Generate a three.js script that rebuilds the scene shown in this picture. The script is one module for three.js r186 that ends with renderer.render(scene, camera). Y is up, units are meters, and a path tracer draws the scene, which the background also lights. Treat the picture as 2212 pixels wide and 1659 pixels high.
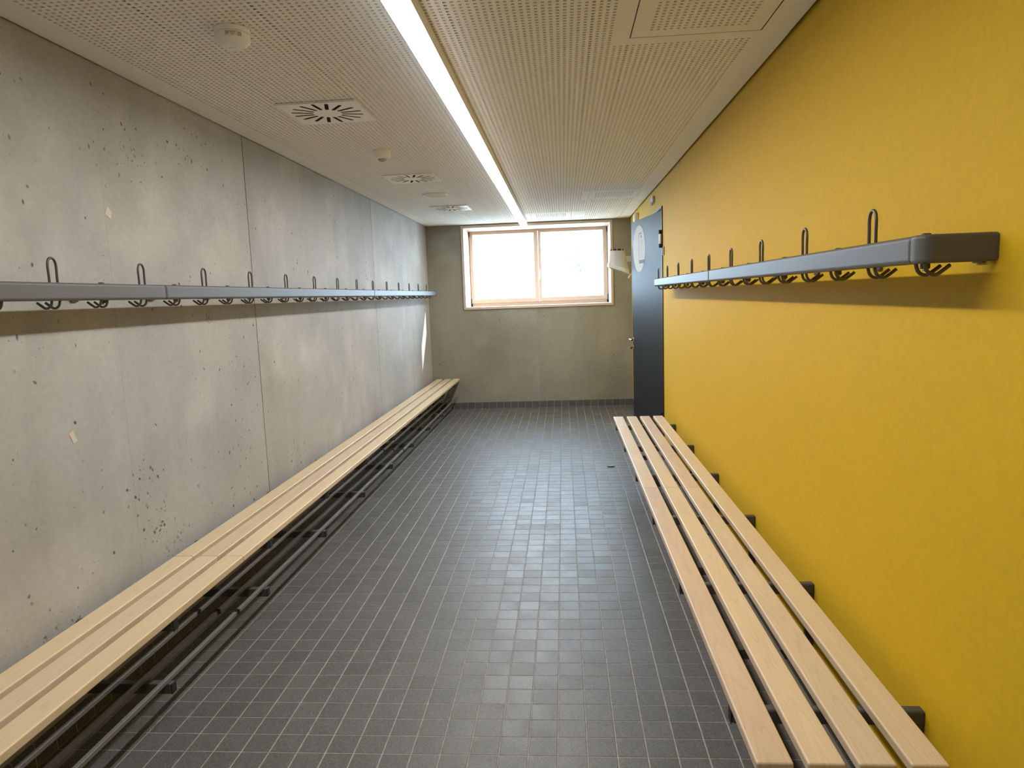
import * as THREE from 'three';
import { RoundedBoxGeometry } from 'three/addons/geometries/RoundedBoxGeometry.js';
import { mergeGeometries } from 'three/addons/utils/BufferGeometryUtils.js';
import { RectAreaLightUniformsLib } from 'three/addons/lights/RectAreaLightUniformsLib.js';

// ------------------------------------------------------------------ camera, sky, sun, exposure
// lengths below are in decimetres (one floor tile = 1) and turned into metres by U
const U = 0.1;
const scene = new THREE.Scene();
const camera = new THREE.PerspectiveCamera(57.49, 2212 / 1659, 0.05, 200);
camera.position.set(0.57353 * U, 15.38909 * U, 21.80654 * U);
camera.rotation.order = 'YXZ';
camera.rotation.set(-0.124913, 0.0763875, -0.0357928);

scene.background = new THREE.Color().setRGB(0.53, 0.77, 1.0);
scene.backgroundIntensity = 20;

const sun = new THREE.DirectionalLight(new THREE.Color().setRGB(1.0, 0.97, 0.92), 12);
const sunDir = new THREE.Vector3(-1, -0.62, 0.51).normalize();
sun.target.position.set(-0.4, 1.9, -7.4);
sun.position.copy(sun.target.position).addScaledVector(sunDir, -12);
sun.castShadow = true;
sun.shadow.mapSize.set(2048, 2048);
Object.assign(sun.shadow.camera, { left: -6, right: 6, top: 6, bottom: -6, near: 0.5, far: 30 });
scene.add(sun, sun.target);

const LAMP = new THREE.Color().setRGB(1.0, 0.965, 0.91);
const LAMP_POWER = 54;
const renderer = new THREE.WebGLRenderer({ antialias: true });
renderer.toneMapping = THREE.LinearToneMapping;
renderer.toneMappingExposure = 0.95;
renderer.shadowMap.enabled = true;
RectAreaLightUniformsLib.init();

// ------------------------------------------------------------------ helpers
let seed = 7;
const rnd = () => { seed = (seed * 1664525 + 1013904223) >>> 0; return seed / 4294967296; };
const rr = (a, b) => a + (b - a) * rnd();
const used = {};
function numbered(n) { used[n] = (used[n] ?? -1) + 1; return used[n] ? n + '_' + String(used[n]).padStart(3, '0') : n; }
function tag(o, label, category, group, kind) {
  if (label) o.userData.label = label;
  if (category) o.userData.category = category;
  if (group) o.userData.group = group;
  if (kind) o.userData.kind = kind;
  return o;
}
function base(name, [x, y, z], kind) {
  const g = new THREE.Group(); g.name = numbered(name); g.position.set(x * U, y * U, z * U);
  g.userData.org = undefined; delete g.userData.org; g.org = [x, y, z];
  if (kind) g.userData.kind = kind;
  scene.add(g); return g;
}
// geometries are given in world decimetres; part() moves them into the frame of their thing
function part(name, geo, mat, parent, org = parent?.org ?? [0, 0, 0]) {
  const g = Array.isArray(geo) ? mergeGeometries(geo.map((q) => (q.index ? q.toNonIndexed() : q))) : geo.clone();
  g.translate(-org[0], -org[1], -org[2]); g.scale(U, U, U);
  const m = new THREE.Mesh(g, mat); m.name = parent ? name : numbered(name); m.castShadow = m.receiveShadow = true; m.org = org;
  (parent ?? scene).add(m); return m;
}
function strip(g) { for (const k of Object.keys(g.attributes)) if (!['position', 'normal', 'uv'].includes(k)) g.deleteAttribute(k); return g; }
// uv in metres, by the way each face points
function metreUV(g, ou = 0, ov = 0) {
  const p = g.attributes.position, n = g.attributes.normal, a = new Float32Array(p.count * 2);
  for (let i = 0; i < p.count; i++) {
    const X = Math.abs(n.getX(i)), Y = Math.abs(n.getY(i)), Z = Math.abs(n.getZ(i));
    const x = p.getX(i) * U, y = p.getY(i) * U, z = p.getZ(i) * U;
    const [u, v] = X >= Y && X >= Z ? [z, y] : Y >= Z ? [x, z] : [x, y];
    a[2 * i] = u + ou; a[2 * i + 1] = v + ov;
  }
  g.setAttribute('uv', new THREE.BufferAttribute(a, 2)); return g;
}
function box(x0, x1, y0, y1, z0, z1) {
  const g = new THREE.BoxGeometry(Math.abs(x1 - x0), Math.abs(y1 - y0), Math.abs(z1 - z0)).toNonIndexed();
  g.translate((x0 + x1) / 2, (y0 + y1) / 2, (z0 + z1) / 2); return metreUV(g);
}
function rbox(x0, x1, y0, y1, z0, z1, r = 0.04, s = 2) {
  let g = new RoundedBoxGeometry(Math.abs(x1 - x0), Math.abs(y1 - y0), Math.abs(z1 - z0), s, r);
  if (g.index) g = g.toNonIndexed();
  g.translate((x0 + x1) / 2, (y0 + y1) / 2, (z0 + z1) / 2); return metreUV(strip(g));
}
function cyl(r0, r1, h, x, y, z, seg = 24, axis = 'y') {
  const g = new THREE.CylinderGeometry(r0, r1, h, seg).toNonIndexed();
  if (axis === 'x') g.rotateZ(-Math.PI / 2); if (axis === 'z') g.rotateX(Math.PI / 2);
  g.translate(x, y, z); return metreUV(g);
}
function tube(points, r, seg = 40, rad = 8, closed = false) {
  const g = new THREE.TubeGeometry(new THREE.CatmullRomCurve3(points.map((q) => new THREE.Vector3(...q)), closed, 'centripetal'), seg, r, rad, closed);
  return g.toNonIndexed();
}
function lathe(pts, x, y, z, seg = 40) {
  const g = new THREE.LatheGeometry(pts.map((q) => new THREE.Vector2(...q)), seg).toNonIndexed(); g.translate(x, y, z); return g;
}

// ------------------------------------------------------------------ noise and textures
function hash(x, y, s) { let h = (x * 374761393 + y * 668265263 + s * 974711) | 0; h = Math.imul(h ^ (h >>> 13), 1274126177); return ((h ^ (h >>> 16)) >>> 0) / 4294967296; }
function vnoise(x, y, s, px, py) {          // value noise that repeats after px, py cells
  const xi = Math.floor(x), yi = Math.floor(y), fx = x - xi, fy = y - yi, m = (a, b) => ((a % b) + b) % b;
  const u = fx * fx * (3 - 2 * fx), v = fy * fy * (3 - 2 * fy), x0 = m(xi, px), x1 = m(xi + 1, px), y0 = m(yi, py), y1 = m(yi + 1, py);
  return (hash(x0, y0, s) * (1 - u) + hash(x1, y0, s) * u) * (1 - v) + (hash(x0, y1, s) * (1 - u) + hash(x1, y1, s) * u) * v;
}
function fbm(u, v, s, f, oct, fy = f) { let a = 0, w = 0.5, t = 0; for (let o = 0; o < oct; o++) { a += w * vnoise(u * f, v * fy, s + o * 17, f, fy); t += w; w *= 0.5; f *= 2; fy *= 2; } return a / t; }
function dataTex(w, h, fn, srgb) {
  const d = new Uint8Array(w * h * 4);
  for (let j = 0; j < h; j++) for (let i = 0; i < w; i++) { const c = fn(i / w, j / h, i, j); const k = (j * w + i) * 4; d[k] = c[0]; d[k + 1] = c[1]; d[k + 2] = c[2]; d[k + 3] = 255; }
  const t = new THREE.DataTexture(d, w, h, THREE.RGBAFormat); t.wrapS = t.wrapT = THREE.RepeatWrapping; t.magFilter = THREE.LinearFilter; t.minFilter = THREE.LinearMipmapLinearFilter; t.generateMipmaps = true;
  if (srgb) t.colorSpace = THREE.SRGBColorSpace; t.needsUpdate = true; return t;
}
const cl = (v) => Math.max(0, Math.min(255, v));
function concreteMaps(s, tone, span, poreCount) {
  const N = 1024, pore = new Float32Array(N * N);
  let sd = s * 7919 + 3; const r = () => { sd = (sd * 1664525 + 1013904223) >>> 0; return sd / 4294967296; };
  const clusters = Array.from({ length: 9 }, () => [r(), r(), 0.05 + r() * 0.10]);
  for (let k = 0; k < poreCount; k++) {
    let u = r(), v = r();
    if (r() < 0.55) { const c = clusters[Math.floor(r() * 9)]; u = c[0] + (r() + r() - 1) * c[2]; v = c[1] + (r() + r() - 1) * c[2]; }
    const q = r(), rad = (0.55 + 2.3 * Math.pow(q, 5)), el = 0.6 + r() * 0.9, an = r() * 6.28, str = 0.2 + 0.7 * r();
    const cx = u * N, cy = v * N, R = Math.ceil(rad * 2) + 1, ca = Math.cos(an), sa = Math.sin(an);
    for (let j = -R; j <= R; j++) for (let i = -R; i <= R; i++) {
      const a = (i * ca + j * sa) / el, b = (-i * sa + j * ca) * el, dd = Math.hypot(a, b) / rad;
      if (dd < 1.25) { const X = ((Math.floor(cx) + i) % N + N) % N, Y = ((Math.floor(cy) + j) % N + N) % N; pore[Y * N + X] = Math.max(pore[Y * N + X], str * Math.min(1, (1.25 - dd) * 2.2)); }
    }
  }
  const col = dataTex(N, N, (u, v, i, j) => {
    const a = fbm(u, v, s, 4, 5) - 0.5, b = fbm(u, v, s + 50, 24, 3, 5) - 0.5, c = fbm(u, v, s + 90, 160, 2) - 0.5;
    const e = Math.max(0, fbm(u, v, s + 140, 6, 4) - 0.56) * 1.6;
    let m = 1 + a * 0.22 + b * 0.07 + c * 0.06 + e * 0.22; m *= 1 - 0.62 * pore[j * N + i];
    const w = (fbm(u, v, s + 200, 3, 3) - 0.5) * 0.05;
    return [cl(tone[0] * m * (1 + w)), cl(tone[1] * m), cl(tone[2] * m * (1 - w * 1.5))];
  }, true);
  const bmp = dataTex(N, N, (u, v, i, j) => { const c = fbm(u, v, s + 90, 160, 2), a = fbm(u, v, s + 20, 20, 3); const k = cl(150 + (c - 0.5) * 40 + (a - 0.5) * 40 - 140 * pore[j * N + i]); return [k, k, k]; });
  col.repeat.set(1 / span, 1 / span); bmp.repeat.set(1 / span, 1 / span);
  return { map: col, bumpMap: bmp };
}
const lin = (r, g, b) => new THREE.Color().setRGB(r, g, b);
const std = (c, roughness, metalness = 0, more = {}) => new THREE.MeshStandardMaterial({ color: c, roughness, metalness, ...more });

const concreteA = std(lin(1, 1, 1), 0.72, 0, { ...concreteMaps(11, [165, 164, 161], 2.7, 1500), bumpScale: 0.002 });
const concreteB = std(lin(1, 1, 1), 0.72, 0, { ...concreteMaps(23, [165, 164, 161], 2.7, 700), bumpScale: 0.002 });
const concreteFar = std(lin(1, 1, 1), 0.78, 0, { ...concreteMaps(37, [142, 139, 127], 2.7, 260), bumpScale: 0.002 });
function plasterBump(s, f) { const t = dataTex(256, 256, (u, v) => { const k = cl(128 + (fbm(u, v, s, f, 3) - 0.5) * 150); return [k, k, k]; }); t.repeat.set(4, 4); return t; }
const fineBump = plasterBump(5, 48);
const yellowTex = dataTex(512, 512, (u, v) => { const m = 1 + (fbm(u, v, 61, 5, 4) - 0.5) * 0.02 + (fbm(u, v, 63, 120, 2) - 0.5) * 0.05; return [cl(218 * m), cl(177 * m), cl(28 * m)]; }, true);
yellowTex.repeat.set(0.6, 0.6);
const yellowPaint = new THREE.MeshPhysicalMaterial({ roughness: 0.72, specularIntensity: 0.5, map: yellowTex, bumpMap: fineBump, bumpScale: 0.00012 });
const ceilingPaint = std(lin(0.88, 0.87, 0.855), 0.9, 0, {});
const fleece = std(lin(0.02, 0.018, 0.016), 1);
const whitePlastic = std(lin(0.88, 0.87, 0.84), 0.42);
const ductSteel = std(lin(0.30, 0.30, 0.31), 0.6, 0.2);
const dryerPlastic = std(lin(0.50, 0.48, 0.42), 0.4);
const outletPaint = std(lin(0.93, 0.92, 0.90), 0.3);
const whiteMetal = std(lin(0.80, 0.79, 0.76), 0.4);
const blackMatt = std(lin(0.012, 0.012, 0.012), 0.8);
const darkSteel = std(lin(0.022, 0.022, 0.024), 0.42, 0.2);
const railPaint = std(lin(0.11, 0.108, 0.108), 0.48, 0.05);
const bracketPaint = std(lin(0.075, 0.072, 0.07), 0.45, 0.2);
const hookSteel = std(lin(0.10, 0.092, 0.082), 0.38, 0.55);
const rackTube = std(lin(0.20, 0.20, 0.205), 0.38, 0.4);
const rubber = std(lin(0.012, 0.012, 0.014), 0.6);
const chrome = std(lin(0.62, 0.61, 0.58), 0.25, 1);
const doorPaint = new THREE.MeshPhysicalMaterial({ color: lin(0.018, 0.020, 0.022), roughness: 0.5, specularIntensity: 0.35 });
const spruce = std(lin(0.58, 0.46, 0.37), 0.45);
const glass = new THREE.MeshPhysicalMaterial({ color: 0xffffff, roughness: 0.0, transmission: 1, thickness: 0, ior: 1.45 });

// ------------------------------------------------------------------ room measures
const XL = -17.8, XR = 9.8, ZF = -74, ZB = 32, H = 25.15, TOP = 26.6;

// ------------------------------------------------------------------ floor: every tile its own edges, joints recessed
const speckle = dataTex(512, 512, (u, v) => { const m = 1 + (fbm(u, v, 71, 128, 2) - 0.5) * 0.5 + (fbm(u, v, 73, 6, 3) - 0.5) * 0.10; return [cl(88 * m), cl(88 * m), cl(87 * m)]; }, true);
speckle.repeat.set(1 / 0.45, 1 / 0.45);
const tileRough = dataTex(256, 256, (u, v) => { const k = cl(116 + (fbm(u, v, 79, 5, 4) - 0.5) * 50 + (fbm(u, v, 83, 60, 2) - 0.5) * 30); return [k, k, k]; });
tileRough.repeat.set(1 / 0.9, 1 / 0.9);
const tileMat = (k, more) => new THREE.MeshPhysicalMaterial({ color: lin(k, k, k), roughness: 1, map: speckle, roughnessMap: tileRough, ior: 1.5, ...more });
const tileMats = [1, 0.93, 1.06, 0.98].map((k) => tileMat(k));
const groutTex = dataTex(256, 256, (u, v) => { const m = 1 + (fbm(u, v, 91, 60, 3) - 0.5) * 0.3; return [cl(158 * m), cl(153 * m), cl(145 * m)]; }, true);
const grout = std(lin(1, 1, 1), 0.95, 0, { map: groutTex });
const floor = base('floor', [0, 0, 0], 'structure');
part('grout_bed', box(XL - 2, XR + 2, -2, -0.012, ZF - 6, ZB), grout, floor);
function tileGeo(x0, x1, z0, z1, tiltX, tiltZ, ou, ov) {   // top with a worn edge and a skirt, 20 triangles
  const j = 0.018, e = 0.016, P = [];
  const ring = (d, y) => [[x0 + d, y, z0 + d], [x1 - d, y, z0 + d], [x1 - d, y, z1 - d], [x0 + d, y, z1 - d]];
  const A = ring(j + e, 0), B = ring(j, -0.006), Cc = ring(j, -0.05), cx = (x0 + x1) / 2, cz = (z0 + z1) / 2;
  for (const R of [A, B]) for (const q of R) q[1] += (q[0] - cx) * tiltX + (q[2] - cz) * tiltZ;
  const quad = (a, b, c, d) => P.push(...a, ...b, ...c, ...a, ...c, ...d);
  quad(A[0], A[3], A[2], A[1]);
  for (let k = 0; k < 4; k++) { const n = (k + 1) % 4; quad(A[k], A[n], B[n], B[k]); quad(B[k], B[n], Cc[n], Cc[k]); }
  const g = new THREE.BufferGeometry(); g.setAttribute('position', new THREE.Float32BufferAttribute(P, 3)); g.computeVertexNormals();
  return metreUV(g, ou, ov);
}
{
  const cols = []; for (let c = -18; c < 8; c++) cols.push([Math.max(c, XL), c + 1]); cols.push([8, 8.72], [8.72, XR]);
  const tiles = [];
  camera.updateMatrixWorld(); camera.updateProjectionMatrix();
  for (const [a, b] of cols) for (let r = -31; r < 74; r++) {
    const z0 = -r - 1, z1 = -r, v = new THREE.Vector3((a + b) / 2 * U, 0, (z0 + 0.5) * U), d = v.distanceTo(camera.position), n = v.clone().project(camera);
    const seen = Math.abs(n.x) < 1 && Math.abs(n.y) < 1.02 && n.z < 1 && a > -16 && b < 6.2 && z1 < 2;
    tiles.push({ a, b, z0, z1, s: seen ? d : 1e3 + d });
  }
  tiles.sort((p, q) => p.s - q.s);
  const unit = Array.from({ length: 8 }, (_, k) => { const g = tileGeo(-0.5, 0.5, -0.5, 0.5, rr(-0.002, 0.002), rr(-0.002, 0.002), rnd(), rnd()); g.scale(U, U, U); return g; });
  tiles.slice(0, 300).forEach((t) => {
    const m = new THREE.Mesh(unit[Math.floor(rnd() * 8)], tileMats[Math.floor(rnd() * 4)]); m.name = 'tile';
    m.position.set((t.a + t.b) / 2 * U, rr(-0.00012, 0.00012), (t.z0 + t.z1) / 2 * U); m.castShadow = m.receiveShadow = true; floor.add(m);
  });
  const rest = tiles.slice(300).map((t) => {
    const g = tileGeo(t.a, t.b, t.z0, t.z1, rr(-0.002, 0.002), rr(-0.002, 0.002), rnd(), rnd()), k = [1, 0.93, 1.06, 0.98][Math.floor(rnd() * 4)];
    g.setAttribute('color', new THREE.BufferAttribute(new Float32Array(g.attributes.position.count * 3).fill(k), 3)); return g;
  });
  tag(part('distant_tiles', rest, tileMat(1, { vertexColors: true }), floor), 0, 0, 0, 'stuff');
}

// ------------------------------------------------------------------ walls
// left: cast concrete panels with recessed joints
const wallL = base('wall_left', [XL, 0, -20], 'structure');
{
  const joints = [ZF - 5, -60.1, -46.5, -32.8, -19.1, -5.9, 8.2, ZB], wide = { '-46.5': 0.07, '-19.1': 0.09, '8.2': 0.08 };
  for (let k = 0; k < joints.length - 1; k++) {
    const a = joints[k] + (wide[joints[k]] ?? 0.004) / 2, b = joints[k + 1] - (wide[joints[k + 1]] ?? 0.004) / 2;
    const g = rbox(XL - 2.2, XL, -1.5, TOP + 1, a, b, 0.005, 1); metreUV(g, Math.floor(k / 2) * 0.37, Math.floor(k / 2) * 0.61);
    part('concrete_panel', g, k >= 4 ? concreteA : concreteB, wallL);
  }
  part('joint_filler', box(XL - 2.0, XL - 0.035, -1.5, TOP + 1, ZF - 5, ZB), std(lin(0.20, 0.165, 0.12), 0.9), wallL);
  // plugged tie hole
  const plug = std(lin(0.36, 0.335, 0.29), 0.8);
  part('tie_hole_plug', [cyl(0.13, 0.13, 0.03, XL + 0.004, 14.86, -13.55, 32, 'x')], plug, wallL);
  const ring = new THREE.TorusGeometry(0.30, 0.012, 6, 48).toNonIndexed(); ring.rotateY(Math.PI / 2); ring.translate(XL + 0.003, 14.86, -13.55);
  part('tie_hole_ring', [metreUV(ring)], std(lin(0.30, 0.27, 0.225), 0.8), wallL);
}
// far wall: concrete with the window opening (x -12.97..7.38, y 13.72..25)
const WX0 = -12.97, WX1 = 7.38, WY0 = 13.72, WY1 = 25.0, JX = -2.9;
const wallF = base('wall_front', [0, 0, ZF], 'structure');
{
  const D = ZF - 6, j = 0.006;
  part('concrete_panel', [box(XL, WX0, -1.5, TOP + 1, D, ZF), box(WX0, JX - j, -1.5, WY0, D, ZF), box(WX0, JX - j, WY1, TOP + 1, D, ZF)].map((g) => metreUV(g, 0.2, 0.4)), concreteFar, wallF);
  part('concrete_panel', [box(WX1, XR + 3, -1.5, TOP + 1, D, ZF), box(JX + j, WX1, -1.5, WY0, D, ZF), box(JX + j, WX1, WY1, TOP + 1, D, ZF)].map((g) => metreUV(g, 1.3, 1.1)), concreteFar, wallF);
  part('joint_filler', box(JX - 0.1, JX + 0.1, -1.5, WY0, D, ZF - 0.03), std(lin(0.2, 0.18, 0.14), 0.9), wallF);
  for (const [x, y] of [[1.5, 3.25], [-10.7, 3.2]]) {
    const r = new THREE.TorusGeometry(0.22, 0.02, 6, 40).toNonIndexed(); r.translate(x, y, ZF + 0.004);
    part('tie_hole_ring', [metreUV(r)], std(lin(0.22, 0.2, 0.16), 0.85), wallF);
    part('tie_hole_plug', [cyl(0.12, 0.12, 0.03, x, y, ZF + 0.004, 28, 'z')], std(lin(0.30, 0.28, 0.235), 0.85), wallF);
  }
}
// right: yellow painted wall with the door opening
const DZ0 = -55.6, DZ1 = -44.05, DH = 22.95;
part('wall_right', [box(XR, XR + 2.4, -1.5, TOP + 1, DZ1, ZB), box(XR, XR + 2.4, -1.5, TOP + 1, ZF - 5, DZ0), box(XR, XR + 2.4, DH, TOP + 1, DZ0, DZ1)], yellowPaint).userData.kind = 'structure';
part('wall_corridor', [box(XR + 14, XR + 16, -1.5, TOP + 1, DZ0 - 14, DZ1 + 14), box(XR + 2.3, XR + 14, -1.5, TOP + 1, DZ1 + 12, DZ1 + 14), box(XR + 2.3, XR + 14, -1.5, TOP + 1, DZ0 - 14, DZ0 - 12), box(XR + 2.3, XR + 16, -2, -0.01, DZ0 - 14, DZ1 + 14)], std(lin(0.55, 0.54, 0.52), 0.9)).userData.kind = 'structure';
part('wall_back', box(XL - 2.2, XR + 2.4, -1.5, TOP + 1, ZB, ZB + 2), std(lin(0.62, 0.6, 0.56), 0.9)).userData.kind = 'structure';

// base tiles along the far wall and the free bit of the right wall, one mesh each
function baseRow(name, n, place, org) {
  const g = base(name, org, 'structure');
  for (let k = 0; k < n; k++) part('base_tile', place(k), tileMats[k % 4], g);
  return g;
}
{
  const xs = []; for (let c = -18; c < 8; c++) xs.push([Math.max(c, XL), c + 1]); xs.push([8, 8.72], [8.72, XR]);
  const b = baseRow('baseboard_front', xs.length, (k) => rbox(xs[k][0] + 0.018, xs[k][1] - 0.018, 0.02, 0.88, ZF - 0.05, ZF + 0.09, 0.02, 1), [0, 0, ZF]);
  part('grout_bed', box(XL, XR, -0.02, 0.87, ZF - 0.05, ZF + 0.075), grout, b);
  for (const [nm, x0, x1, za, zb] of [['baseboard_left', XL - 0.05, XL + 0.09, -74, ZB], ['baseboard_right', XR - 0.09, XR + 0.05, -43.9, ZB]]) {
    const l = base(nm, [x0, 0, -20], 'structure'), row = [];
    for (let z = za; z < zb - 0.9; z += 1) row.push(rbox(x0, x1, 0.02, 0.88, z + 0.018, z + 0.982, 0.02, 1));
    tag(part('base_tiles', row, tileMats[0], l), 0, 0, 0, 'stuff');
    part('grout_bed', box(x0 + 0.015, x1 - 0.015, -0.02, 0.87, za, zb), grout, l);
  }
  const zs = []; for (let z = -73.9; z < -56; z += 1) zs.push(z);
  const c = baseRow('baseboard_corner', zs.length, (k) => rbox(XR - 0.09, XR + 0.05, 0.02, 0.88, zs[k] + 0.018, zs[k] + 0.982, 0.02, 1), [XR, 0, -65]);
  part('grout_bed', box(XR - 0.075, XR + 0.05, -0.02, 0.87, ZF + 0.1, -55.9), grout, c);
}

// ------------------------------------------------------------------ perforated ceiling
const P0X = -16.39, P0Z = -0.42 + 8, PITCH = 0.2505, NC = 99, NR = 322, HOLE = 0.118, DEEP = 0.125;
const hatches = [{ x0: 3.41, x1: 8.43, z0: -7.13, z1: -2.11 }, { x0: 3.41, x1: 8.43, z0: -53.5, z1: -48.48 }, { x0: -3.15, x1: 1.87, z0: -69.9, z1: -64.9 }];
const VX = -11.27, VZ = [-15.0, -35.7, -55.5], VR = 1.85;   // air outlets: openings in the board
function perforated(xl, zl, kind, y, depth) {     // kind(xc, zc): 0 solid, 1 hole, 2 cut out; merged along z
  const P = [], nx = xl.length - 1, nz = zl.length - 1;
  const q = (a, b, c, d) => P.push(...a, ...b, ...c, ...a, ...c, ...d);
  const K = []; for (let i = 0; i < nx; i++) { const row = new Uint8Array(nz); for (let k = 0; k < nz; k++) row[k] = kind((xl[i] + xl[i + 1]) / 2, (zl[k] + zl[k + 1]) / 2); K.push(row); }
  for (let i = 0; i < nx; i++) {
    const x0 = xl[i], x1 = xl[i + 1];
    for (let k = 0; k < nz;) {
      if (K[i][k] === 0) { let e = k; while (e < nz && K[i][e] === 0) e++; const z0 = zl[k], z1 = zl[e]; q([x0, y, z0], [x1, y, z0], [x1, y, z1], [x0, y, z1]); k = e; continue; }
      if (K[i][k] === 1) {
        const z0 = zl[k], z1 = zl[k + 1], t = y + depth;
        q([x0, y, z0], [x0, y, z1], [x0, t, z1], [x0, t, z0]); q([x1, y, z1], [x1, y, z0], [x1, t, z0], [x1, t, z1]);
        q([x1, y, z0], [x0, y, z0], [x0, t, z0], [x1, t, z0]); q([x0, y, z1], [x1, y, z1], [x1, t, z1], [x0, t, z1]);
      }
      k++;
    }
  }
  const g = new THREE.BufferGeometry(); g.setAttribute('position', new THREE.Float32BufferAttribute(P, 3)); g.computeVertexNormals();
  return metreUV(g);
}
const near = (v, p0, pitch) => { const k = (v - p0) / pitch; return Math.abs((k - Math.round(k)) * pitch) < HOLE / 2 - 1e-4 ? Math.round(k) : null; };
const CX0 = XL + 0.10, CX1 = XR - 0.20, CZ0 = ZF + 0.06, CZ1 = ZB;
const ceil = base('ceiling', [0, H, 0], 'structure');
{
  const uniq = (a) => [...new Set(a.map((v) => +v.toFixed(4)))].sort((p, q) => p - q);
  const xs = [CX0, CX1], zs = [CZ0, CZ1];
  for (let i = 0; i < NC; i++) xs.push(P0X + i * PITCH - HOLE / 2, P0X + i * PITCH + HOLE / 2);
  for (let k = 0; k < NR; k++) zs.push(P0Z - k * PITCH - HOLE / 2, P0Z - k * PITCH + HOLE / 2);
  for (const h of hatches) { xs.push(h.x0, h.x1); zs.push(h.z0, h.z1); }
  xs.push(VX - VR, VX + VR); for (const z of VZ) zs.push(z - VR, z + VR);
  const vent = (x, z) => Math.abs(x - VX) < VR && VZ.some((q) => Math.abs(z - q) < VR);
  const inside = (h, x, z, m) => x > h.x0 - m && x < h.x1 + m && z > h.z0 - m && z < h.z1 + m;
  const kind = (x, z) => {
    if (vent(x, z)) return 2;
    for (const h of hatches) { if (inside(h, x, z, 0)) return 2; if (inside(h, x, z, 0.62) || (inside(h, x, z, 1.6) && z > h.z0 - 0.6 && z < h.z1 + 0.6 && x > h.x1)) return 0; }
    const i = near(x, P0X, PITCH), k = near(z, P0Z, -PITCH);
    return i !== null && k !== null && i >= 0 && i < NC && k >= 0 && k < NR ? 1 : 0;
  };
  part('perforated_board', perforated(uniq(xs), uniq(zs), kind, H, DEEP), ceilingPaint, ceil);
  part('acoustic_fleece', perforated(uniq([CX0, CX1, VX - VR, VX + VR]), uniq([CZ0, CZ1, ...VZ.flatMap((z) => [z - VR, z + VR])]), (x, z) => (vent(x, z) ? 2 : 0), H + DEEP + 0.004, 0), fleece, ceil);
  part('board_edge', [box(CX1 - 0.02, CX1, H, H + 0.2, CZ0, CZ1), box(CX0, CX0 + 0.02, H, H + 0.2, CZ0, CZ1), box(CX0, CX1, H, H + 0.2, CZ0, CZ0 + 0.02)], ceilingPaint, ceil);
  part('slab', box(XL - 2.2, XR + 2.4, TOP, TOP + 2, ZF - 6, ZB + 2), std(lin(0.36, 0.35, 0.33), 0.85), ceil);
}
// access panels set into the ceiling
[['square perforated access panel in the ceiling cut by the top edge of the picture', 0], ['square perforated access panel in the ceiling nearest the grey door', 1], ['square perforated access panel in the ceiling just before the window', 2]].forEach(([label, k]) => {
  const h = hatches[k], a = 0.022, g = tag(base('access_panel', [(h.x0 + h.x1) / 2, H, (h.z0 + h.z1) / 2]), label, 'access panel', 'ceiling access panels');
  const xs = [h.x0 + a, h.x1 - a], zs = [h.z0 + a, h.z1 - a], px = h.x0 + 0.755, pz = h.z0 + 0.755;
  for (let i = 0; i < 15; i++) { xs.push(px + i * 0.25 - HOLE / 2, px + i * 0.25 + HOLE / 2); zs.push(pz + i * 0.25 - HOLE / 2, pz + i * 0.25 + HOLE / 2); }
  const kind = (x, z) => { const i = near(x, px, 0.25), j = near(z, pz, 0.25); return i !== null && j !== null && i >= 0 && i < 15 && j >= 0 && j < 15 ? 1 : 0; };
  part('board', [perforated(xs.sort((p, q) => p - q), zs.sort((p, q) => p - q), kind, H, DEEP)], ceilingPaint, g);
  part('frame', [box(h.x0 + a, h.x0 + a + 0.02, H, H + 0.12, h.z0 + a, h.z1 - a), box(h.x1 - a - 0.02, h.x1 - a, H, H + 0.12, h.z0 + a, h.z1 - a), box(h.x0 + a, h.x1 - a, H, H + 0.12, h.z0 + a, h.z0 + a + 0.02), box(h.x0 + a, h.x1 - a, H, H + 0.12, h.z1 - a - 0.02, h.z1 - a)], ceilingPaint, g);
});

// ------------------------------------------------------------------ linear luminaire
{
  const x0 = -4.76, x1 = -3.90, yb = 24.48, z0 = -73.1, z1 = 17, g = tag(base('linear_luminaire', [(x0 + x1) / 2, H, (z0 + z1) / 2]), 'long glowing white strip light running the length of the ceiling', 'ceiling light');
  part('housing', [rbox(x0, x1, yb + 0.13, H - 0.004, z0, z1, 0.03, 2)], whiteMetal, g);
  part('diffuser', [rbox(x0 + 0.005, x1 - 0.005, yb, yb + 0.16, z0 + 0.03, z1 - 0.03, 0.03, 2)], std(lin(0.9, 0.9, 0.88), 0.5, 0, { emissive: lin(1, 0.985, 0.95), emissiveIntensity: 6 }), g);
  const L = new THREE.RectAreaLight(LAMP, LAMP_POWER, (x1 - x0 - 0.08) * U, (z1 - z0 - 0.1) * U);
  L.position.set(0, (yb - 0.012 - H) * U, 0); L.rotation.set(-Math.PI / 2, 0, 0); L.name = 'lamp'; g.add(L);
}

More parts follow.
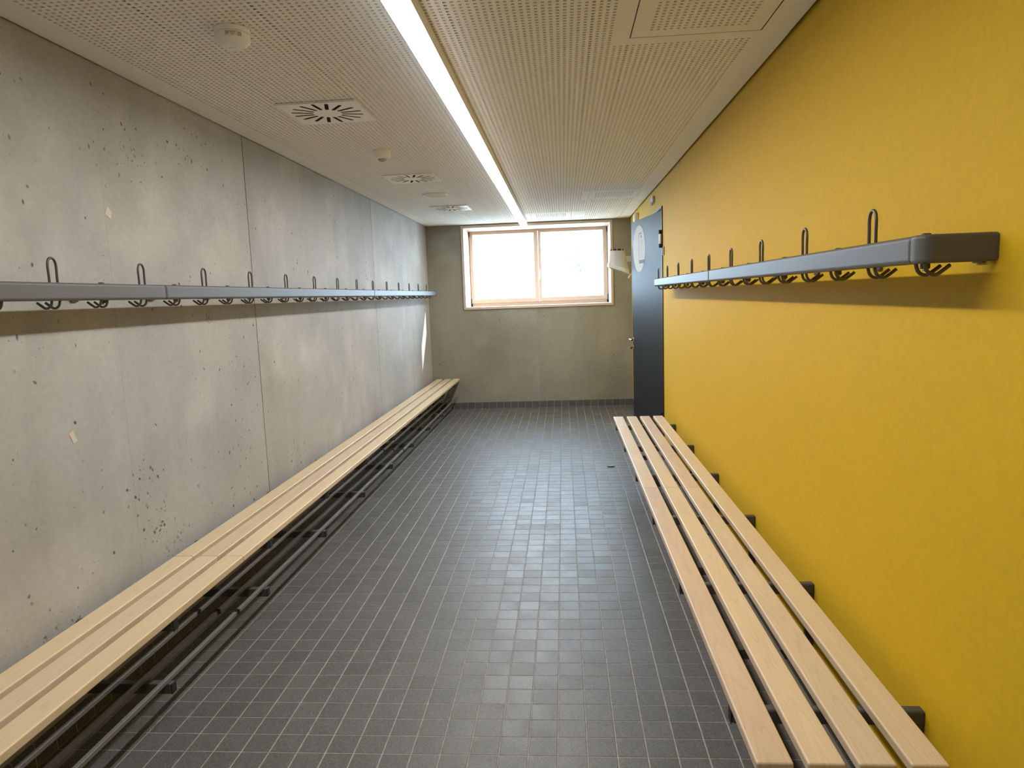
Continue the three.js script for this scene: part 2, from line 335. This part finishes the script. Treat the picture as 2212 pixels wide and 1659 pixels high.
// ------------------------------------------------------------------ window
const win = base('window_1', [(WX0 + WX1) / 2, WY0, ZF], 'structure');
{
  const D = ZF - 5.3, B = 0.33, F = ZF + 0.16;
  const wood = spruce;
  part('casing', [rbox(WX0, WX0 + B, WY0, WY1, D - 0.7, F, 0.03), rbox(WX1 - B, WX1, WY0, WY1, D - 0.7, F, 0.03)], wood, win);
  part('casing', [rbox(WX0 + B, WX1 - B, WY1 - B, WY1, D - 0.7, F - 0.01, 0.03)], wood, win);
  part('sill', [rbox(WX0 + B, WX1 - B, WY0, WY0 + B, D - 0.7, F - 0.01, 0.03)], wood, win);
  const ix0 = WX0 + B, ix1 = WX1 - B, iy0 = WY0 + B, iy1 = WY1 - B;
  part('fixed_frame', [box(ix0, ix1, iy0, iy0 + 0.42, D - 0.6, D - 0.12), box(ix0, ix1, iy1 - 0.2, iy1, D - 0.6, D - 0.12), box(ix0, ix0 + 0.2, iy0, iy1, D - 0.6, D - 0.12), box(ix1 - 0.2, ix1, iy0, iy1, D - 0.6, D - 0.12)], wood, win);
  const mid = -2.79, sy0 = 14.47, sy1 = 24.66, fw = 0.5;
  for (const [a, b, hinge] of [[ix0 + 0.05, mid - 0.012, -1], [mid + 0.012, ix1 - 0.05, 1]]) {
    const fl = hinge < 0 ? fw : 0.42, fr = hinge < 0 ? 0.58 : 0.62;
    const s = part('sash', [rbox(a, a + fl, sy0, sy1, D - 0.5, D, 0.04), rbox(b - fr, b, sy0, sy1, D - 0.5, D, 0.04), rbox(a + fl - 0.04, b - fr + 0.04, sy0, sy0 + 0.6, D - 0.5, D - 0.004, 0.04), rbox(a + fl - 0.04, b - fr + 0.04, sy1 - 0.46, sy1, D - 0.5, D - 0.004, 0.04)], wood, win);
    part('pane', box(a + fl - 0.02, b - fr + 0.02, sy0 + 0.58, sy1 - 0.44, D - 0.27, D - 0.25), glass, s);
    const hx = hinge < 0 ? a - 0.02 : b - 0.08;
    for (const y of [sy1 - 0.75, sy0 + 0.02]) part('hinge', rbox(hx, hx + 0.10, y, y + 0.72, D - 0.05, D + 0.10, 0.03, 1), blackMatt, s);
    if (hinge > 0) part('handle', [rbox(a + 0.10, a + 0.24, 18.45, 19.05, D - 0.02, D + 0.06, 0.03), cyl(0.05, 0.05, 0.4, a + 0.17, 18.8, D + 0.24, 16, 'z'), rbox(a + 0.11, a + 0.23, 17.6, 18.88, D + 0.4, D + 0.5, 0.045)], chrome, s);
  }
}
// outdoors: paving, posts, a tree
part('paving', box(-200, 200, 8, 9, -500, ZF - 6), std(lin(0.55, 0.54, 0.5), 0.9)).userData.kind = 'structure';
for (const [x, y0, y1, z, label] of [[-13.3, 8.9, 25.8, -116, 'faint slim post seen through the left window pane'], [-0.95, 8.9, 22.3, -124, 'faint slim post seen through the right window pane']])
  tag(part('garden_post', [cyl(0.28, 0.28, y1 - y0, x, (y0 + y1) / 2, z, 16), cyl(0.36, 0.36, 0.2, x, y1, z, 16)], std(lin(0.30, 0.32, 0.36), 0.6)), label, 'post');
{
  const g = tag(base('garden_tree', [8.5, 9, -330]), 'pale tree barely showing through the right window pane', 'tree');
  const leaf = new THREE.MeshPhysicalMaterial({ color: lin(0.34, 0.46, 0.38), roughness: 0.9, transmission: 0.3, thickness: 0, side: THREE.DoubleSide });
  part('trunk', [cyl(0.5, 0.9, 16, 8.5, 17, -330, 12)], std(lin(0.2, 0.16, 0.12), 0.9), g);
  const P = [];
  for (let k = 0; k < 1300; k++) {
    let a, b, c; do { a = rr(-1, 1); b = rr(-1, 1); c = rr(-1, 1); } while (a * a + b * b + c * c > 1 || rnd() < 0.3 * Math.abs(Math.sin(a * 7) * Math.cos(b * 6)));
    const x = 8.5 + a * 6, y = 31 + b * 9, z = -330 + c * 6, t = rnd() * 6.28, e = rr(-0.8, 0.8), q = rr(0.5, 0.9);
    const u = [Math.cos(t) * q, e * q, Math.sin(t) * q], w = [-Math.sin(t) * q * 0.6, rr(-0.5, 0.5) * q, Math.cos(t) * q * 0.6];
    P.push(x - u[0], y - u[1], z - u[2], x + w[0], y + w[1], z + w[2], x + u[0], y + u[1], z + u[2], x - u[0], y - u[1], z - u[2], x + u[0], y + u[1], z + u[2], x - w[0], y - w[1], z - w[2]);
  }
  const lg = new THREE.BufferGeometry(); lg.setAttribute('position', new THREE.Float32BufferAttribute(P, 3)); lg.computeVertexNormals(); metreUV(lg);
  part('foliage', lg, leaf, g);
}

// ------------------------------------------------------------------ door, a hand's breadth ajar
const door = base('door_1', [XR, 0, DZ1], 'structure');
{
  const f = 0.32;
  part('frame', [box(XR - 0.10, XR + 1.6, 0, DH, DZ1 - 0.12, DZ1 + 0.06), box(XR - 0.10, XR + 1.6, 0, DH, DZ0 - 0.06, DZ0 + 0.12), box(XR - 0.10, XR + 1.6, DH - 0.1, DH + 0.06, DZ0 - 0.06, DZ1 + 0.06), box(XR + 0.5, XR + 1.6, 0, DH, DZ1 - f, DZ1), box(XR + 0.5, XR + 1.6, 0, DH, DZ0, DZ0 + f)], darkSteel, door);
  const W = 11.05, T = 0.45, top = 22.66;
  const org = [0, 0, 0];
  const leaf = part('leaf', [rbox(0, T, 0.08, top, -W, -0.04, 0.03)], doorPaint, door, org);
  leaf.position.set(-0.06 * U, 0, -0.26 * U); leaf.rotation.y = THREE.MathUtils.degToRad(8.8); leaf.org = org;
  // printed round sign
  const cv = document.createElement('canvas'); cv.width = cv.height = 512; const c = cv.getContext('2d');
  c.fillStyle = '#c9cccc'; c.fillRect(0, 0, 512, 512);
  c.strokeStyle = c.fillStyle = '#747b82'; c.lineWidth = 13; c.lineJoin = 'round';
  const X = (u) => u * 512, Y = (v) => v * 512;
  c.beginPath(); c.moveTo(X(0.49), Y(0.80)); c.lineTo(X(0.49), Y(0.185)); c.lineTo(X(0.68), Y(0.175)); c.lineTo(X(0.68), Y(0.23)); c.stroke();
  c.beginPath(); c.moveTo(X(0.66), Y(0.225)); c.lineTo(X(0.70), Y(0.225)); c.lineTo(X(0.745), Y(0.275)); c.lineTo(X(0.615), Y(0.275)); c.fill();
  c.fillStyle = '#b4b9bd';
  for (const [v0, v1, w, n] of [[0.315, 0.43, 0.06, 3], [0.465, 0.54, 0.085, 3], [0.575, 0.715, 0.115, 4]]) for (let k = 0; k < n; k++) { const u = 0.69 + w * (2 * k / (n - 1) - 1); c.beginPath(); c.moveTo(X(u - 0.014), Y(v0)); c.lineTo(X(u + 0.014), Y(v0)); c.lineTo(X(u + 0.018), Y(v1)); c.lineTo(X(u - 0.018), Y(v1)); c.fill(); }
  c.fillStyle = '#747b82'; c.fillRect(X(0.5), Y(0.745), X(0.44), Y(0.075));
  const tx = new THREE.CanvasTexture(cv); tx.colorSpace = THREE.SRGBColorSpace;
  const dg = new THREE.CircleGeometry(2.37, 72).toNonIndexed(); dg.rotateY(-Math.PI / 2); dg.translate(-0.012, 19.74, -7.95);
  tag(part('sign', dg, std(lin(1, 1, 1), 0.7, 0, { map: tx }), leaf, org), 'round pale sign with a grey shower pictogram');
  const hz = -10.35;
  part('rose', [cyl(0.26, 0.26, 0.10, -0.05, 10.3, hz, 28, 'x')], chrome, leaf, org);
  part('lever_handle', [tube([[0, 10.3, hz], [-0.30, 10.3, hz], [-0.52, 10.3, hz + 0.05], [-0.58, 10.3, hz + 0.25], [-0.58, 10.3, hz + 1.2]], 0.095, 30, 10)], chrome, leaf, org);
  part('key_rose', [cyl(0.24, 0.24, 0.10, -0.05, 9.55, hz, 28, 'x')], chrome, leaf, org);
  part('key', [box(-0.32, -0.08, 9.40, 9.5, hz - 0.02, hz + 0.02), cyl(0.13, 0.13, 0.03, -0.36, 9.38, hz, 18, 'z')], chrome, leaf, org);
  for (const y of [19.3, 2.4]) { part('hinge', [cyl(0.13, 0.13, 0.9, -0.12, y + 0.8, -0.02, 18), rbox(-0.06, 0.02, y + 0.1, y + 1.5, -0.6, -0.05, 0.02)], chrome, leaf, org); part('hinge_cap', [cyl(0.15, 0.15, 0.36, -0.12, y + 0.18, -0.02, 18), cyl(0.15, 0.15, 0.36, -0.12, y + 1.42, -0.02, 18)], blackMatt, leaf, org); }
}

// ------------------------------------------------------------------ wood for the benches
function woodTex(s, tone, k1) {
  const t = dataTex(256, 2048, (u, v) => {
    const x = u - 0.5 + (fbm(u, v, s + 3, 2, 2, 6) - 0.5) * 0.25, n = fbm(u, v, s, 3, 3, 8) - 0.5;
    const ph = x * x * k1 + Math.abs(((v * 2 + hash(s, 1, 1)) % 2) - 1) * 5.5 + n * 2.2;
    const fr = ph - Math.floor(ph), line = Math.exp(-Math.pow((fr - 0.5) * 14, 2)) * 0.6 + Math.exp(-Math.pow((fr - 0.62) * 5, 2)) * 0.3;
    const fib = fbm(u, v, s + 40, 90, 2, 20) - 0.5, big = fbm(u, v, s + 60, 2, 2, 5) - 0.5;
    const m = 1 - line * 0.05 + fib * 0.045 + big * 0.07;
    return [cl(tone[0] * m), cl(tone[1] * (m - line * 0.015)), cl(tone[2] * (m - line * 0.03))];
  }, true);
  return t;
}
const woods = [[301, [212, 192, 163], 14], [302, [216, 195, 162], 22], [303, [208, 185, 158], 9], [304, [214, 193, 159], 30]].map(([s, t, k]) => std(lin(1, 1, 1), 0.34, 0, { map: woodTex(s, t, k) }));
function plank(x0, x1, top, thick, z0, z1, rep) {
  const g = rbox(x0, x1, top - thick, top, z0, z1, 0.055, 3), p = g.attributes.position, a = new Float32Array(p.count * 2), o = rnd();
  for (let i = 0; i < p.count; i++) { a[2 * i] = (p.getX(i) - x0) / (x1 - x0) * 0.96 + 0.02; a[2 * i + 1] = (p.getZ(i) - z0) / 23 + o; }
  g.setAttribute('uv', new THREE.BufferAttribute(a, 2)); return g;
}
function bench(label, side, wall, planks, top, thick, zs, brackets, joints, rackX) {   // side: +1 seat lies to +x of its wall
  const zc = (zs[0] + zs[zs.length - 1]) / 2, g = tag(base('bench', [wall + side * 2, 0, zc]), label, 'bench');
  planks.forEach(([a, b], i) => { for (let k = 0; k < zs.length - 1; k++) part('slat', plank(a, b, top, thick, zs[k] + (k ? 0.012 : 0), zs[k + 1] - (k < zs.length - 2 ? 0.012 : 0)), woods[(i * 3 + k * 2 + (side > 0 ? 1 : 0)) % 4], g); });
  const front = side > 0 ? planks[planks.length - 1][1] - 0.04 : planks[0][0] + 0.04, bt = top - thick, tip = wall + side * 3.45;
  for (const z of brackets) {
    const b = part('bracket', [rbox(wall, front, bt - 0.42, bt, z - 0.15, z + 0.15, 0.07), rbox(wall + side * 0.01, wall + side * 0.30, 1.17, bt - 0.06, z - 0.13, z + 0.13, 0.05), rbox(wall, tip, 1.13, 1.53, z - 0.15, z + 0.15, 0.03)], bracketPaint, g);
    part('end_cap', [rbox(tip, tip + side * 0.06, 1.13, 1.53, z - 0.15, z + 0.15, 0.02)], rubber, b);
    part('end_cap', [rbox(front, front + side * 0.03, bt - 0.42, bt, z - 0.15, z + 0.15, 0.01)], rubber, b);
  }
  for (const x of rackX) {
    for (let k = 0; k < joints.length - 1; k++) {
      const r = part('shoe_rail', [rbox(x - 0.085, x + 0.085, 1.53, 1.70, joints[k] + 0.13, joints[k + 1] - 0.13, 0.02, 1)], rackTube, g);
      for (const z of [joints[k] + 0.05, joints[k + 1] - 0.16]) part('end_cap', [rbox(x - 0.10, x + 0.10, 1.515, 1.715, z, z + 0.11, 0.02, 1)], rubber, r);
    }
  }
  return g;
}
const seq = (a, d, n) => Array.from({ length: n }, (_, k) => a + d * k);
bench('long three-slat wooden bench with shoe rails along the grey concrete wall', 1, XL, [[-17.21, -16.32], [-16.04, -15.16], [-14.87, -13.98]], 4.3, 0.3, [-73.75, -40.7, -7.35, 14.5], seq(-1.76 + 8.5 * 1, -8.5, 10), [-73.6, -40.7, -7.4, 14.4], [-14.55, -15.46, -16.4]);
bench('four-slat wooden bench along the yellow wall', -1, XR, [[4.765, 5.62], [5.935, 6.79], [7.08, 7.93], [8.24, 9.09]], 4.45, 0.28, [-40.0, -16.87, 6.45], seq(3.76, -8.2, 6), [-39.8, -16.87, 6.3], [6.55, 7.45, 8.35]);

// ------------------------------------------------------------------ coat rails
function hookWire(side, wall, z, loop) {
  const s = (d) => wall + side * d, dz = 0.19, x = 1.43;   // x: distance of the wire from the wall
  const leg = (k) => [[s(x - 0.52), 15.72, z + k], [s(x - 0.36), 15.60, z + k], [s(x - 0.22), 15.52, z + k], [s(x - 0.07), 15.58, z + k], [s(x), 15.74, z + k], [s(x), 16.05, z + k]];
  const top = loop ? [[s(x), 16.6, z - dz], [s(x), 17.0, z - dz], [s(x), 17.15, z - dz * 0.62], [s(x), 17.19, z], [s(x), 17.15, z + dz * 0.62], [s(x), 17.0, z + dz], [s(x), 16.6, z + dz]] : [[s(x), 16.2, z - dz], [s(x), 16.25, z], [s(x), 16.2, z + dz]];
  return tube([...leg(-dz), ...top, ...leg(dz).reverse()], 0.043, loop ? 72 : 48, 7);
}
function coatRail(label, side, wall, zs, loops, mids, capZ) {
  const zc = (zs[0] + zs[zs.length - 1]) / 2, y0 = 15.77, y1 = 16.38, d = 1.6, th = 0.34, s = (q) => wall + side * q;
  const g = tag(base('coat_rail', [wall + side * 0.8, y0, zc]), label, 'coat rail');
  const e0 = zs[0], e1 = zs[zs.length - 1], C = 0.45;
  for (let k = 0; k < zs.length - 1; k++) part('rail', [rbox(s(d - th), s(d), y0, y1, (k ? zs[k] + 0.008 : e0 + C), (k < zs.length - 2 ? zs[k + 1] - 0.008 : e1 - C), 0.11, 3)], railPaint, g);
  for (const [ze, dir] of [[e0, 1], [e1, -1]]) {     // rounded corner and return to the wall, drawn in plan and extruded
    const sh = new THREE.Shape(), R = 0.32, q = (a, b) => [a, b];
    sh.moveTo(0, 0); sh.lineTo(d - R, 0); sh.quadraticCurveTo(d, 0, d, R); sh.lineTo(d, C - 0.006); sh.lineTo(d - th, C - 0.006); sh.lineTo(d - th, th); sh.lineTo(0, th); sh.closePath();
    let eg = new THREE.ExtrudeGeometry(sh, { depth: y1 - y0 - 0.16, bevelEnabled: true, bevelThickness: 0.08, bevelSize: 0.06, bevelOffset: -0.06, bevelSegments: 3, curveSegments: 10 });
    if (eg.index) eg = eg.toNonIndexed();
    const p = eg.attributes.position;
    for (let i = 0; i < p.count; i++) { const a = p.getX(i), b = p.getY(i), c = p.getZ(i); p.setXYZ(i, s(a), y0 + 0.08 + c, ze + dir * b); }
    if (side * dir > 0) { for (let i = 0; i < p.count; i += 3) for (const at of ['position', 'uv', 'normal']) { const A = eg.attributes[at], n = A.itemSize; for (let m = 0; m < n; m++) { const t = A.array[(i + 1) * n + m]; A.array[(i + 1) * n + m] = A.array[(i + 2) * n + m]; A.array[(i + 2) * n + m] = t; } } }
    eg.computeVertexNormals(); part('corner_piece', [metreUV(eg)], railPaint, g);
  }
  for (const z of loops) part('hook', [hookWire(side, wall, z, true)], hookSteel, g);
  for (const z of mids) {
    part('hook', [hookWire(side, wall, z, false)], hookSteel, g);
    const b = part('wall_bracket', [rbox(s(0), s(d - th + 0.02), 15.95, 16.2, z - 0.34, z - 0.24, 0.03), rbox(s(0), s(0.1), 15.75, 16.4, z - 0.49, z - 0.09, 0.03), rbox(s(d - th - 0.16), s(d - th + 0.02), 15.66, 16.44, z - 0.36, z - 0.22, 0.03)], bracketPaint, g);
    part('bolt', [cyl(0.06, 0.06, 0.08, s(d - th - 0.08), 15.65, z - 0.29, 8)], chrome, b);
  }
}
coatRail('grey steel coat rail with wire hooks along the concrete wall', 1, XL, [-71.6, -40.3, -7.05, 12], seq(9.3, -4.98, 16), seq(6.8, -4.98, 16), 0);
coatRail('grey steel coat rail with wire hooks on the yellow wall', -1, XR, [-38.2, -15.95, 6.06], seq(3.27, -4.98, 9), seq(5.72, -4.98, 9), 0);

// ------------------------------------------------------------------ ceiling fittings
function slotPlate(cx, cz) {
  const s = new THREE.Shape(), a = 2.0; s.moveTo(-a, -a); s.lineTo(a, -a); s.lineTo(a, a); s.lineTo(-a, a); s.closePath();
  for (let k = 0; k < 16; k++) {
    const t = (k + 0.28) / 16 * Math.PI * 2, ct = Math.cos(t), st = Math.sin(t), h = new THREE.Path(), w = 0.095, pts = [];
    const put = (r, o) => pts.push(new THREE.Vector2(r * ct - o * st, r * st + o * ct));
    put(0.80, -w); put(1.72, -w); for (let q = 1; q < 6; q++) put(1.72 + w * Math.sin(q / 6 * Math.PI), -w * Math.cos(q / 6 * Math.PI)); put(1.72, w); put(0.80, w); for (let q = 1; q < 6; q++) put(0.80 - w * Math.sin(q / 6 * Math.PI), w * Math.cos(q / 6 * Math.PI));
    h.setFromPoints(pts); h.closePath(); s.holes.push(h);
  }
  const g = new THREE.ExtrudeGeometry(s, { depth: 0.012, bevelEnabled: false, curveSegments: 4 });
  const n = g.index ? g.toNonIndexed() : g; n.rotateX(Math.PI / 2); n.translate(cx, H - 0.085, cz); return metreUV(n);
}
[[VZ[0], 'square white air outlet with radial slots, the largest and nearest'], [VZ[1], 'square white air outlet with radial slots, the middle of three'], [VZ[2], 'square white air outlet with radial slots, the one nearest the window']].forEach(([z, label]) => {
  const x = VX, g = tag(base('air_outlet', [x, H, z]), label, 'air vent', 'ceiling air outlets');
  part('slot_plate', [slotPlate(x, z)], outletPaint, g);
  part('plate_rim', [box(x - 2, x + 2, H - 0.10, H - 0.02, z - 2, z - 1.98), box(x - 2, x + 2, H - 0.10, H - 0.02, z + 1.98, z + 2), box(x - 2, x - 1.98, H - 0.10, H - 0.02, z - 1.98, z + 1.98), box(x + 1.98, x + 2, H - 0.10, H - 0.02, z - 1.98, z + 1.98)], outletPaint, g);
  const a = 1.86, t = 0.02, y0 = H - 0.08, y1 = H + 1.3;   // real sheet-steel plenum box above the plate
  part('duct_box', [box(x - a, x - a + t, y0, y1, z - a, z + a), box(x + a - t, x + a, y0, y1, z - a, z + a), box(x - a, x + a, y0, y1, z - a, z - a + t), box(x - a, x + a, y0, y1, z + a - t, z + a), box(x - a, x + a, y1, y1 + t, z - a, z + a)], ductSteel, g);
});
{
  const x = -10.92, z = -3.72, g = tag(base('smoke_detector', [x, H, z]), 'round white smoke detector with a printed label, near the picture top', 'smoke detector');
  part('base_ring', [lathe([[0, 0], [0.60, 0], [0.61, -0.02], [0.61, -0.16], [0.585, -0.19], [0, -0.19]].reverse(), x, H, z, 56)], whitePlastic, g);
  part('body', [lathe([[0, -0.19], [0.575, -0.19], [0.60, -0.21], [0.60, -0.42], [0.585, -0.46], [0.40, -0.60], [0.37, -0.62], [0, -0.63]].reverse(), x, H, z, 56)], whitePlastic, g);
  const cv = document.createElement('canvas'); cv.width = 512; cv.height = 128; const c = cv.getContext('2d'); c.fillStyle = '#e4e0d6'; c.fillRect(0, 0, 512, 128); c.fillStyle = '#3d3a36';
  c.strokeStyle = '#3d3a36'; c.lineWidth = 7;
  for (let k = 0; k < 5; k++) { c.strokeRect(12 + (k % 2) * 62, 14 + (k >> 1) * 42, 46, 30); }
  c.fillRect(140, 16, 200, 12); c.fillRect(160, 50, 60, 9); c.fillRect(236, 44, 12, 60); c.fillRect(270, 62, 40, 8); c.fillRect(170, 92, 90, 8);
  for (let k = 0; k < 15; k++) { c.fillRect(372 + k * 9 + (k * 7 % 4), 10, 2 + (k * 5 % 4), 108); }
  const tx = new THREE.CanvasTexture(cv); tx.colorSpace = THREE.SRGBColorSpace;
  const lg = new THREE.CylinderGeometry(0.603, 0.603, 0.17, 24, 1, true, 0.02, 0.95).toNonIndexed(); lg.translate(x, H - 0.315, z);
  tag(part('label', lg, std(lin(1, 1, 1), 0.6, 0, { map: tx }), g), 'printed paper label with a barcode');
  const mk = []; for (const [dx, w] of [[-0.11, 0.5], [-0.06, -0.2], [0.02, 0.3], [0.09, 0.5]]) { const b = new THREE.BoxGeometry(0.014, 0.004, 0.075).toNonIndexed(); b.rotateY(w); b.translate(x + dx, H - 0.632, z + 0.05); mk.push(b); }
  part('indicator_marks', mk, std(lin(0.2, 0.17, 0.14), 0.7), g);
}
{
  const x = -11.0, z = -24.9, g = tag(base('motion_sensor', [x, H, z]), 'small white cylindrical sensor on the ceiling between two air outlets', 'sensor');
  part('body', [lathe([[0, 0], [0.53, 0], [0.54, -0.02], [0.54, -0.44], [0.52, -0.48], [0.36, -0.56], [0, -0.56]].reverse(), x, H, z, 44)], whitePlastic, g);
  part('lens', [lathe([[0, -0.74], [0.16, -0.70], [0.26, -0.62], [0.29, -0.55], [0, -0.55]], x, H, z, 32)], std(lin(0.42, 0.40, 0.40), 0.35), g);
}
{
  const x = -11.22, z = -45.3, g = tag(base('ceiling_speaker', [x, H, z]), 'flat round pale disc on the ceiling between two air outlets', 'speaker');
  part('ring', [lathe([[1.02, 0], [1.2, 0], [1.2, -0.05], [1.15, -0.10], [1.05, -0.11], [1.02, -0.08]].reverse(), x, H, z, 56)], whiteMetal, g);
  part('grille', [lathe([[0, -0.02], [1.03, -0.02], [1.03, -0.075], [0, -0.09]].reverse(), x, H, z, 56)], std(lin(0.66, 0.60, 0.56), 0.6), g);
}

// ------------------------------------------------------------------ things on the right wall
{
  const g = tag(base('hair_dryer', [XR, 19, -60]), 'white bucket-shaped wall hair dryer in front of the window edge', 'hair dryer');
  const cx = 6.87, cy = 18.9, cz = -60;
  const skew = (q) => { const p = q.attributes.position; for (let i = 0; i < p.count; i++) { const y = p.getY(i), t = THREE.MathUtils.clamp((1.35 - y) / 2.3, 0, 1.4), x = p.getX(i); p.setX(i, x + t * 0.12); p.setY(i, y - t * 0.36 * x); } q.computeVertexNormals(); q.translate(cx, cy, cz); return metreUV(q); };
  part('body', [skew(lathe([[0, -0.55], [1.0, -0.6], [1.18, -0.6], [1.17, -0.55], [0.95, 0.6], [0.87, 1.12], [0.84, 1.16], [0, 1.16]], 0, 0, 0, 44))], dryerPlastic, g);
  part('rim', [skew(lathe([[0.98, -0.62], [1.0, -1.05], [1.12, -1.1], [1.22, -1.06], [1.25, -0.62], [1.18, -0.58]], 0, 0, 0, 44))], std(lin(0.66, 0.64, 0.57), 0.35), g);
  part('air_intake', [cyl(0.76, 0.76, 0.22, cx, cy + 1.25, cz, 30)], std(lin(0.03, 0.028, 0.025), 0.7), g);
  for (let k = 0; k < 9; k++) { const t = (k + 0.35) / 9 * Math.PI * 2, b = new THREE.BoxGeometry(0.07, 0.24, 0.10).toNonIndexed(); b.rotateY(-t + Math.PI / 2); b.translate(cx + Math.cos(t) * 0.79, cy + 1.25, cz + Math.sin(t) * 0.79); part('intake_rib', [metreUV(b)], dryerPlastic, g); }
  part('arm', [rbox(cx + 0.9, XR, cy - 0.1, cy + 0.55, cz - 0.3, cz + 0.3, 0.1), rbox(XR - 0.25, XR, cy - 0.8, cy + 1.2, cz - 0.6, cz + 0.6, 0.08)], dryerPlastic, g);
  part('lever', [tube([[XR - 0.2, cy - 0.6, cz], [8.6, cy - 1.25, cz], [8.1, cy - 1.95, cz]], 0.09, 16, 8)], whitePlastic, g);
}
{
  const g = tag(base('wall_sensor', [XR, 24.3, -50.3]), 'small grey box with a white dot above the door hinge side', 'sensor box');
  part('housing', [rbox(XR - 0.22, XR, 23.95, 24.6, -51.3, -49.3, 0.04)], std(lin(0.5, 0.49, 0.46), 0.5), g);
  part('eye', [new THREE.SphereGeometry(0.16, 18, 12).toNonIndexed().translate(XR - 0.26, 23.92, -49.75)], std(lin(0.95, 0.93, 0.88), 0.2), g);
}
{
  const g = tag(base('emergency_light', [XR, 24, -65]), 'white box high on the yellow wall near the corner above the door', 'light box');
  part('housing', [rbox(XR - 0.4, XR, 23.2, 24.7, -66.4, -64.2, 0.06)], whitePlastic, g);
  part('cover', [rbox(XR - 0.46, XR - 0.39, 23.3, 24.6, -66.2, -64.4, 0.03)], std(lin(0.85, 0.84, 0.8), 0.3), g);
}
{
  const g = tag(base('wall_switch', [XR, 18.9, -43.3]), 'small square switch plate on the yellow wall beside the door edge', 'switch');
  part('plate', [rbox(XR - 0.08, XR, 18.55, 19.35, -43.75, -42.95, 0.03)], std(lin(0.34, 0.28, 0.16), 0.8), g);
  part('rocker', [rbox(XR - 0.12, XR - 0.07, 18.67, 19.23, -43.63, -43.07, 0.02)], std(lin(0.36, 0.30, 0.18), 0.8), g);
}
// ------------------------------------------------------------------ small things
function scrap(name, label, pts, y, z, mat) {
  const s = new THREE.Shape(pts.map((q) => new THREE.Vector2(...q))), e = new THREE.ExtrudeGeometry(s, { depth: 0.012, bevelEnabled: false });
  const g = (e.index ? e.toNonIndexed() : e); g.rotateY(Math.PI / 2); g.translate(XL + 0.001, y, z);
  tag(part(name, [metreUV(g)], mat), label, 'tape');
}
const tapeMat = std(lin(0.62, 0.57, 0.46), 0.6);
scrap('tape_scrap', 'small diamond-shaped scrap of pale tape above the coat rail on concrete', [[0.12, -0.26], [-0.20, -0.05], [-0.02, 0.27], [0.24, 0.06]], 19.33, -6.09, tapeMat);
scrap('tape_scrap', 'small torn scrap of pale tape low on the concrete above the bench', [[-0.02, -0.26], [-0.2, 0.12], [0.02, 0.26], [0.08, 0.05], [0.2, -0.18]], 10.75, -2.64, tapeMat);
{
  const x = 4.45, z = -39.6;
  const g = tag(base('floor_anchor', [x, 0, z]), 'small black oval fitting with a metal insert on the floor tiles', 'fitting');
  const d = new THREE.CylinderGeometry(0.30, 0.33, 0.07, 36).toNonIndexed(); d.scale(1, 1, 0.85); d.translate(x, 0.037, z);
  part('plate', [metreUV(d)], std(lin(0.015, 0.015, 0.018), 0.5), g);
  part('insert', [rbox(x - 0.26, x + 0.02, 0.06, 0.11, z - 0.02, z + 0.12, 0.02), rbox(x - 0.02, x + 0.24, 0.06, 0.11, z - 0.18, z + 0.02, 0.02)], std(lin(0.42, 0.42, 0.40), 0.4, 0.5), g);
}
scene.traverse((o) => { if (o.isMesh) { o.castShadow = o.receiveShadow = true; } });
renderer.render(scene, camera);
